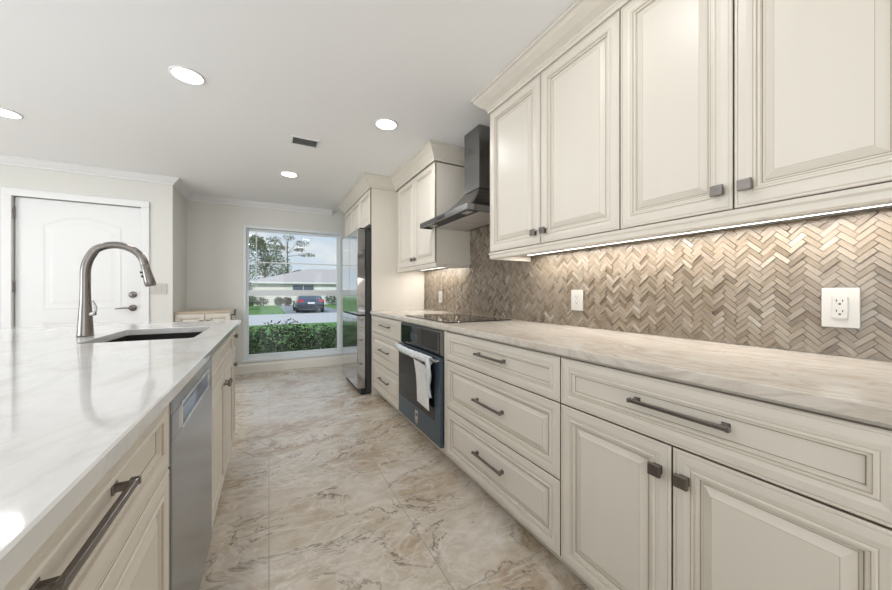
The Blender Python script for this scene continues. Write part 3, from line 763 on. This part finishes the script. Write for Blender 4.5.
# dishwasher
dwx = thing('dishwasher', 'stainless steel dishwasher built into the island, with a recessed pocket handle', 'dishwasher', (IB, ib + 0.005, 0.001), PI / 2)
wd = ic - ib - 0.010; dd = (IX - 0.02) - IB
MB().box(0.004, wd - 0.004, -dd, -0.02, 0.10, 0.86, M['black']).build('tub_body', dwx)
MB().box(0.01, wd - 0.01, -dd + 0.06, -0.03, 0.0, 0.099, M['black']).build('toe_kick', dwx)
b = MB(); f0, f1 = -dd - 0.024, -dd - 0.001
hx0, hx1, hz0, hz1 = 0.095, wd - 0.105, 0.752, 0.815
b.box(0.0, wd, f0, f1, 0.105, hz0, M['steel_dw'], 0.002); b.box(0.0, wd, f0, f1, hz1, 0.872, M['steel_dw'], 0.002)
b.box(0.0, hx0, f0, f1, hz0, hz1, M['steel_dw']); b.box(hx1, wd, f0, f1, hz0, hz1, M['steel_dw']); b.box(hx0, hx1, f1 - 0.006, f1, hz0, hz1, M['chrome'])
o = b.build('door', dwx)
MB().box(hx0 - 0.004, hx1 + 0.004, f0 - 0.003, f0 - 0.0002, hz1 - 0.004, hz1 + 0.006, M['chrome'], 0.001).box(hx0 - 0.004, hx1 + 0.004, f0 - 0.003, f0 - 0.0002, hz0 - 0.005, hz0 + 0.003, M['chrome'], 0.001).box(hx0 - 0.006, hx0, f0 - 0.003, f0 - 0.0002, hz0, hz1, M['chrome']).box(hx1, hx1 + 0.006, f0 - 0.003, f0 - 0.0002, hz0, hz1, M['chrome']).build('pocket_handle', o)
# counter with sink cut-out
SX0, SX1, SY0, SY1 = -0.672, -0.298, 1.820, 2.385
CX0, CX1, CY0_, CY1_ = -1.62, -0.182, -0.45, 2.840
b = MB(); mi = b.mi(M['quartz_island'])
def rrect(x0, x1, y0, y1, r, n=5):
    pts = []
    for cx_, cy_, a0 in ((x1 - r, y1 - r, 0), (x0 + r, y1 - r, 90), (x0 + r, y0 + r, 180), (x1 - r, y0 + r, 270)):
        for k in range(n + 1):
            a = math.radians(a0 + 90 * k / n); pts.append((cx_ + r * math.cos(a), cy_ + r * math.sin(a)))
    return pts
outer = rrect(CX0, CX1, CY0_, CY1_, 0.004); inner = rrect(SX0, SX1, SY0, SY1, 0.022)
def rr(pts, z, dx=0.0):
    return [Vector((x, y, z)) for x, y in pts]
o1 = rrect(CX0 + .003, CX1 - .003, CY0_ + .003, CY1_ - .003, 0.003); i1 = rrect(SX0 - .002, SX1 + .002, SY0 - .002, SY1 + .002, 0.023)
b.ring([rr(inner, 0.8835), rr(inner, 0.912), rr(i1, 0.914), rr(o1, 0.914), rr(outer, 0.911), rr(outer, 0.8865), rr(o1, 0.8835), rr(inner, 0.8835)], mi)
bmesh.ops.remove_doubles(b.bm, verts=b.bm.verts, dist=1e-6)
o = b.build('island_countertop')
tag(recenter(o, (-0.85, 1.2, 0.8835)), 'glossy white streaked stone island countertop with a sink cut-out', 'countertop')
# sink
sk = thing('kitchen_sink', 'dark undermount sink basin set into the island countertop', 'sink', ((SX0 + SX1) / 2, (SY0 + SY1) / 2, 0.66))
b = MB(); mi = b.mi(M['sink']); lx, ly = sk.location.x, sk.location.y
def rl(e, z, r): return [Vector((x - lx, y - ly, z - 0.66)) for x, y in rrect(SX0 - e, SX1 + e, SY0 - e, SY1 + e, r)]
r_ = b.ring([rl(0.020, 0.8825, 0.03), rl(0.003, 0.8825, 0.025), rl(0.003, 0.70, 0.025), rl(-0.02, 0.675, 0.03)], mi, False)
b.bm.faces.new(r_[-1]).material_index = mi
r2 = b.ring([rl(0.020, 0.8825, 0.03), rl(0.020, 0.872, 0.03), rl(0.008, 0.872, 0.03), rl(0.008, 0.69, 0.03), rl(-0.015, 0.662, 0.03)], mi)
b.bm.faces.new(r2[-1]).material_index = mi
b.build('basin', sk)
MB().lathe([(0.045, 0.0152), (0.045, 0.018), (0.03, 0.018), (0.028, 0.0155)], M['steel'], (0, 0, 0), 24).build('drain', sk)
# faucet
fa = thing('kitchen_faucet', 'tall brushed nickel gooseneck faucet beside the sink', 'faucet', (-0.742, 2.115, 0.9142))
MB().lathe([(0.0, 0.0), (0.0285, 0.0), (0.0285, 0.006), (0.027, 0.02), (0.0235, 0.09), (0.0200, 0.15), (0.0182, 0.20), (0.0178, 0.236)], M['nickel'], seg=28).build('body', fa)
pts = [(0, 0, 0.234), (0, 0, 0.26), (0, 0, 0.29)]
for k in range(1, 23):
    a = PI - (PI - 0.12) * k / 22
    pts.append((0.104 + 0.104 * math.cos(a), 0, 0.324 + 0.101 * math.sin(a) - (0.036 if k < 1 else 0.036 * (1 - min(1, k / 6)))))
MB().tube(pts, [0.0177] * 8 + [0.0165] * (len(pts) - 8), M['nickel'], 18).build('gooseneck', fa)
e = Vector(pts[-1]); dr = (Vector(pts[-1]) - Vector(pts[-2])).normalized()
dr = Vector((0.22, 0, -0.97)).normalized()
q0 = e + dr * 0.001
MB().tube([q0, q0 + dr * 0.004, q0 + dr * 0.03, q0 + dr * 0.075, q0 + dr * 0.100, q0 + dr * 0.106], [0.0158, 0.0172, 0.0176, 0.0215, 0.0225, 0.019], M['nickel'], 20).build('spray_head', fa)
bt = MB()
for kk in (0.035, 0.055): 
    c0 = q0 + dr * kk + Vector((-dr.z, 0, dr.x)) * -0.0 + Vector((-0.018, -0.004, -0.002)); bt.tube([c0, c0 + Vector((-0.006, -0.001, -0.002))], 0.006, M['black'], 10)
bt.build('spray_button', fa)
MB().tube([(0.018, -0.004, 0.10), (0.034, -0.008, 0.105)], 0.011, M['chrome'], 12).tube([(0.034, -0.008, 0.105), (0.040, -0.012, 0.13), (0.030, -0.02, 0.165)], [0.006, 0.005, 0.004], M['chrome'], 10).build('lever', fa)

# ------------------------------------------------------------------ low cabinet under the far wall
t = cabinet('low_cabinet', 'low cream cabinet against the far wall, seen over the island end', 'cabinet', (-0.928, YF - 0.016, 0), 0, 0.525, 0.585, 0.105, 0.872,
            [('door', G, 0.277 - G, 0.108, 0.869, 'knob', 0.245, 0.78, 0), ('door', 0.278 + G, 0.525 - G, 0.108, 0.869, 'knob', 0.31, 0.78, 0)], kick=0.06)
MB().box(-0.001, 0.54, -0.612, 0, 0.873, 0.893, M['tan'], 0.003).build('cabinet_top', t, 'tan top board')
MB().tube([(0.526, -0.50, 0.84), (0.56, -0.50, 0.84), (0.56, -0.50, 0.875), (0.57, -0.50, 0.905)], 0.008, M['bronze'], 8).box(0.5255, 0.531, -0.52, -0.48, 0.76, 0.84, M['bronze'], 0.001).build('side_bracket', t)

# ------------------------------------------------------------------ ceiling fixtures
LPOS = [(-0.412, 2.370, 'recessed ceiling light above the island, largest disc left of centre'),
        (0.765, 2.362, 'recessed ceiling light nearest the range hood'),
        (0.188, 3.848, 'recessed ceiling light nearest the window wall'),
        (-1.615, 3.455, 'recessed ceiling light cut by the left edge, nearest the entry door')]
lt0 = None
for i, (x, y, lab) in enumerate(LPOS):
    if lt0 is None:
        t = thing('recessed_light', lab, 'ceiling light', (x, y, ZC), 0, 'recessed ceiling lights')
        MB().lathe([(0.084, -0.0005), (0.084, -0.004), (0.080, -0.0065), (0.073, -0.0065), (0.073, -0.0005)], M['trim'], seg=36).build('trim_ring', t)
        MB().lathe([(0.0, -0.0045), (0.072, -0.0045), (0.072, -0.001), (0.0, -0.001)], M['lamp'], seg=36).build('lens', t)
        lt0 = t
    else:
        t = lt0.copy(); C.objects.link(t); t.location = (x, y, ZC); t['label'] = lab
        for ch in lt0.children:
            c = ch.copy(); C.objects.link(c); c.parent = t
    light('lamp_light', 'AREA', (x, y, ZC - 0.009), (0, 0, 0), P_DOWN, DOWN_COL, 0.14)
for x, y in ((-0.412, 0.75), (0.765, 0.75), (-1.9, 1.6), (-2.6, -0.9), (-0.4, -1.2)):   # extra lamps without fixtures, added out of view to brighten the room
    light('lamp_light', 'AREA', (x, y, ZC - 0.009), (0, 0, 0), P_DOWN * 0.45, DOWN_COL, 0.14)
t = thing('ceiling_vent', 'small grey rectangular air vent in the ceiling between the lights', 'vent', (0.262, 2.955, ZC))
MB().box(-0.105, 0.105, -0.075, -0.062, -0.008, -0.0005, M['trim'], 0.001).box(-0.105, 0.105, 0.062, 0.075, -0.008, -0.0005, M['trim'], 0.001).box(-0.105, -0.092, -0.062, 0.062, -0.008, -0.0005, M['trim']).box(0.092, 0.105, -0.062, 0.062, -0.008, -0.0005, M['trim']).build('frame', t)
MB().box(-0.091, 0.091, -0.061, 0.061, -0.0025, -0.0005, M['vent_dark']).build('duct_opening', t)
b = MB()
for k in range(9):
    y = -0.055 + k * 0.0137; b.prism([(y, -0.007), (y + 0.002, -0.007), (y + 0.008, -0.003), (y + 0.006, -0.003)], -0.091, 0.091, M['vent'], 'x')
b.build('louvre', t)

# ------------------------------------------------------------------ outdoors
GZ = -0.33
struct(MB().box(-60, 60, YF + 0.13, 120, GZ - 0.2, GZ, M['lawn']).build('ground'))
struct(MB().box(-60, 60, 16.5, 24.0, GZ, GZ + 0.01, M['street']).build('road'))
struct(MB().box(1.0, 4.9, 24.0, 40.0, GZ, GZ + 0.012, M['drive']).build('driveway'))
def leaves(b, m, c, r, n, sz, flat=0.8):
    mi = b.mi(m)
    for _ in range(n):
        u = random.uniform(-1, 1); th = random.uniform(0, 2 * PI); q = math.sqrt(1 - u * u); rr_ = random.uniform(0.1, 1.0) ** 0.45
        p = Vector((c[0] + r[0] * q * math.cos(th) * rr_, c[1] + r[1] * q * math.sin(th) * rr_, c[2] + r[2] * u * rr_))
        a = Vector((random.gauss(0, 1), random.gauss(0, 1), random.gauss(0, 0.6))).normalized(); d = a.cross(Vector((random.random(), random.random(), random.random() + 0.1))).normalized()
        s = sz * random.uniform(0.6, 1.3)
        vs_ = [b.bm.verts.new(p + v) for v in (a * s, d * s * 0.45, -a * s * 0.9, -d * s * 0.45)]
        b.bm.faces.new(vs_).material_index = mi
def tree(name, label, cat, x, y, trunk_h, blobs, leaf, n, sz, tr=0.15, group=None, lean=0.0):
    t = thing(name, label, cat, (x, y, GZ), 0, group)
    if trunk_h:
        b = MB().tube([(0, 0, -0.05), (0.05, 0, trunk_h * 0.5), (lean, 0, trunk_h)], [tr, tr * 0.8, tr * 0.5], M['bark'], 8)
        for bx_, by_, bz_, rx, ry, rz_ in blobs:
            b.tube([(lean * 0.7, 0, min(trunk_h * 0.8, max(0.2, bz_ - rz_))), (bx_ * 0.6, by_ * 0.6, bz_ - rz_ * 0.2), (bx_, by_, bz_)], [tr * 0.4, tr * 0.25, tr * 0.12], M['bark'], 6)
        b.build('trunk', t)
    b = MB()
    for bx_, by_, bz_, rx, ry, rz_ in blobs: leaves(b, leaf, (bx_, by_, bz_), (rx, ry, rz_), int(n), sz)
    b.build('foliage', t)
    return t
random.seed(11)
# hedge right outside the window
hb = MB()
hbl = []
for k in range(15):
    x = -1.1 + k * 0.26
    hbl.append((x, random.uniform(-0.1, 0.1), 0.40 + random.uniform(-0.03, 0.03), 0.34, 0.36, 0.44 + random.uniform(0, 0.1)))
struct(MB().box(-6, 6, YF + 0.13, 8.4, GZ, GZ + 0.02, M['soil']).build('planting_bed'))
hg = thing('hedge', 'dense green leafy hedge just outside the window', 'hedge', (0.1, 6.75, GZ))
for c in hbl:
    leaves(hb, M['leaf1'] if random.random() < 0.3 else M['leaf2'], c[:3], c[3:], 900, 0.034); leaves(hb, M['leaf2'], c[:3], [v * 1.02 for v in c[3:]], 120, 0.03)
    leaves(hb, M['leaf3'], c[:3], c[3:], 50, 0.03)
hb.build('foliage', hg)
sb = MB()
for k in range(24):
    x = -1.2 + k * 0.16; sb.tube([(x, random.uniform(-0.15, 0.15), 0), (x + random.uniform(-0.1, 0.1), random.uniform(-0.2, 0.2), 0.75)], [0.012, 0.005], M['bark'], 5)
sb.build('stem', hg)
# house across the street
hs = thing('house', 'low cream house with a pinkish hip roof across the street', 'house', (3.9, 43.0, GZ))
MB().box(-5.4, 7.5, -3.0, 6.0, 0, 2.52, M['stucco']).build('wall', hs)
rb = MB(); mi = rb.mi(M['roof'])
v = [rb.bm.verts.new(p) for p in ((-6.1, -3.4, 2.50), (8.2, -3.4, 2.50), (8.2, 6.8, 2.50), (-6.1, 6.8, 2.50), (0.6, 1.5, 4.35), (4.2, 1.5, 4.35))]
for q_ in ((0, 1, 5, 4), (1, 2, 5), (2, 3, 4, 5), (3, 0, 4), (3, 2, 1, 0)): rb.bm.faces.new([v[i] for i in q_]).material_index = mi
rb.build('roof', hs)
MB().box(-6.12, 8.22, -3.46, -3.40, 2.36, 2.52, M['trim']).box(-6.16, -6.10, -3.46, 6.8, 2.36, 2.52, M['trim']).build('fascia', hs)
for x0, x1, z0, z1 in ((-1.6, 0.55, 1.35, 2.2), (3.9, 5.4, 1.2, 2.2)):
    wpn = MB().box(x0 - 0.08, x1 + 0.08, -3.06, -3.0, z0 - 0.08, z1 + 0.08, M['trim']).build('window', hs)
    MB().box(x0, x1, -3.08, -3.061, z0, z1, M['houseglass']).box((x0 + x1) / 2 - 0.03, (x0 + x1) / 2 + 0.03, -3.09, -3.08, z0, z1, M['trim']).build('pane', wpn)
MB().box(0.9, 3.4, -3.05, -3.0, 0.02, 2.1, M['trim'], 0.01).build('garage_door', hs)
# shrubs in front of the house
for x, y, w_, h_, lab in ((-1.4, 38.6, 1.3, 1.0, 'brown-green shrub bed before the house, left end'), (1.3, 38.6, 0.8, 0.95, 'brown-green shrub before the house, just left of the car'), (6.9, 38.6, 1.4, 1.3, 'dark shrub before the house, right of the car')):
    tree('shrub', lab, 'shrub', x, y, 0, [(-w_ * 0.5, 0, h_ * 0.5, w_ * 0.6, 0.6, h_ * 0.5), (w_ * 0.5, 0, h_ * 0.5, w_ * 0.6, 0.6, h_ * 0.5)], M['leaf3'] if x < 5 else M['leaf1'], 500, 0.10, group='shrubs before the house')
# trees
tree('leafy_tree', 'large green leafy tree behind the left end of the house', 'tree', -0.5, 53.5, 5.0, [(-1.6, 0, 6.0, 2.6, 2, 2.4), (0.6, 0, 7.4, 1.9, 2, 1.8), (-1.2, 0, 8.3, 1.4, 1.5, 1.2), (1.4, 0, 5.2, 2.2, 2, 1.7), (-0.6, 0, 3.4, 3.0, 2, 1.8)], M['leaf2'], 900, 0.16, 0.25)
tree('leafy_tree', 'bright green bush tree at the left edge of the window view, before the house', 'tree', -1.75, 31, 1.6, [(0, 0, 1.4, 0.8, 0.8, 1.0), (-0.5, 0, 2.2, 0.8, 0.8, 0.9), (0.2, 0, 0.8, 0.7, 0.7, 0.6)], M['leaf2'], 900, 0.09, 0.1)
tree('sparse_tree', 'tall sparse brownish tree with a bare trunk rising over the roof', 'tree', 2.55, 57.6, 9.4, [(-1.8, 0, 9.6, 1.2, 1, 0.45), (0.2, 0, 10.0, 1.0, 1, 0.5), (2.1, 0, 9.2, 1.3, 1, 0.5), (2.9, 0, 7.4, 1.4, 1, 0.35), (-0.7, 0, 8.4, 1.1, 1, 0.3), (1.8, 0, 8.2, 0.9, 1, 0.3)], M['leaf3'], 150, 0.13, 0.13)
tree('leafy_tree', 'low dark green treetops rising just over the roof slope', 'tree', 4.4, 62, 3.4, [(-1.8, 0, 4.2, 1.7, 1, 1.0), (0.4, 0, 4.4, 1.5, 1, 0.9), (2.0, 0, 4.2, 1.2, 1, 0.7)], M['leaf1'], 700, 0.14, 0.2)
tree('leafy_tree', 'dark green tree beyond the house at the right of the window', 'tree', 14.0, 58, 4.0, [(-1.8, 0, 4.6, 2.2, 1, 2.0), (1.4, 0, 5.2, 2.4, 1, 2.4)], M['leaf1'], 900, 0.16, 0.2)

# car (rear view)
cr_ = thing('car', 'blue-grey sedan parked facing away across the street', 'car', (2.55, 26.6, GZ + 0.012))
b = MB(); mi = b.mi(M['carpaint'])
secs = [(-2.30, 0.78, 0.42, 0.74, 0.74), (-2.22, 0.86, 0.30, 0.96, 0.70), (-1.75, 0.90, 0.26, 1.02, 0.74), (-1.2, 0.91, 0.24, 1.02, 0.78), (0.9, 0.91, 0.24, 0.98, 0.78), (1.9, 0.88, 0.26, 0.88, 0.74), (2.3, 0.76, 0.36, 0.66, 0.64)]
rows = []
for y, hw, zb, zt, ht in secs:
    rows.append([Vector(p) for p in ((-hw * 0.9, y, zb), (-hw, y, zb + 0.12), (-hw, y, zt - 0.2), (-ht, y, zt), (ht, y, zt), (hw, y, zt - 0.2), (hw, y, zb + 0.12), (hw * 0.9, y, zb))])
r_ = b.ring(rows, mi, True); b.bm.faces.new(r_[0]).material_index = mi; b.bm.faces.new(r_[-1]).material_index = mi
b.build('body', cr_)
b = MB(); mi = b.mi(M['carglass']); mp_ = b.mi(M['carpaint'])
rows = []
for y, hw, zt in ((-1.75, 0.72, 1.03), (-1.05, 0.60, 1.40), (-0.5, 0.58, 1.45), (0.3, 0.58, 1.44), (1.15, 0.70, 1.02)):
    rows.append([Vector((-0.78, y, 1.0)), Vector((-hw, y, zt)), Vector((hw, y, zt)), Vector((0.78, y, 1.0))])
r_ = b.ring(rows, mi); b.bm.faces.new(r_[0]); b.bm.faces.new(r_[-1])
b.box(-0.58, 0.58, -1.05, 0.3, 1.435, 1.462, M['carpaint'], 0.01)
for s in (-1, 1): b.tube([(s * 0.73, -1.76, 1.03), (s * 0.60, -1.05, 1.42)], 0.03, M['carpaint'], 6)
b.build('cabin', cr_)
MB().box(-0.84, 0.84, -2.36, -2.18, 0.26, 0.56, M['carlow'], 0.03).build('rear_bumper', cr_)
for s in (-1, 1): MB().box(s * 0.48, s * 0.84, -2.29, -2.20, 0.74, 0.90, M['redlight'], 0.02).build('tail_light', cr_)
MB().box(-0.22, 0.22, -2.325, -2.30, 0.62, 0.74, M['plate'], 0.004).build('license_plate', cr_)
for x in (-0.82, 0.82):
    for y in (-1.4, 1.4):
        MB().lathe([(0.0, -0.10), (0.24, -0.10), (0.31, -0.08), (0.32, 0), (0.31, 0.08), (0.24, 0.10), (0.0, 0.10)], M['rubber'], (x, y, 0.32), 20, 'x').build('wheel', cr_)
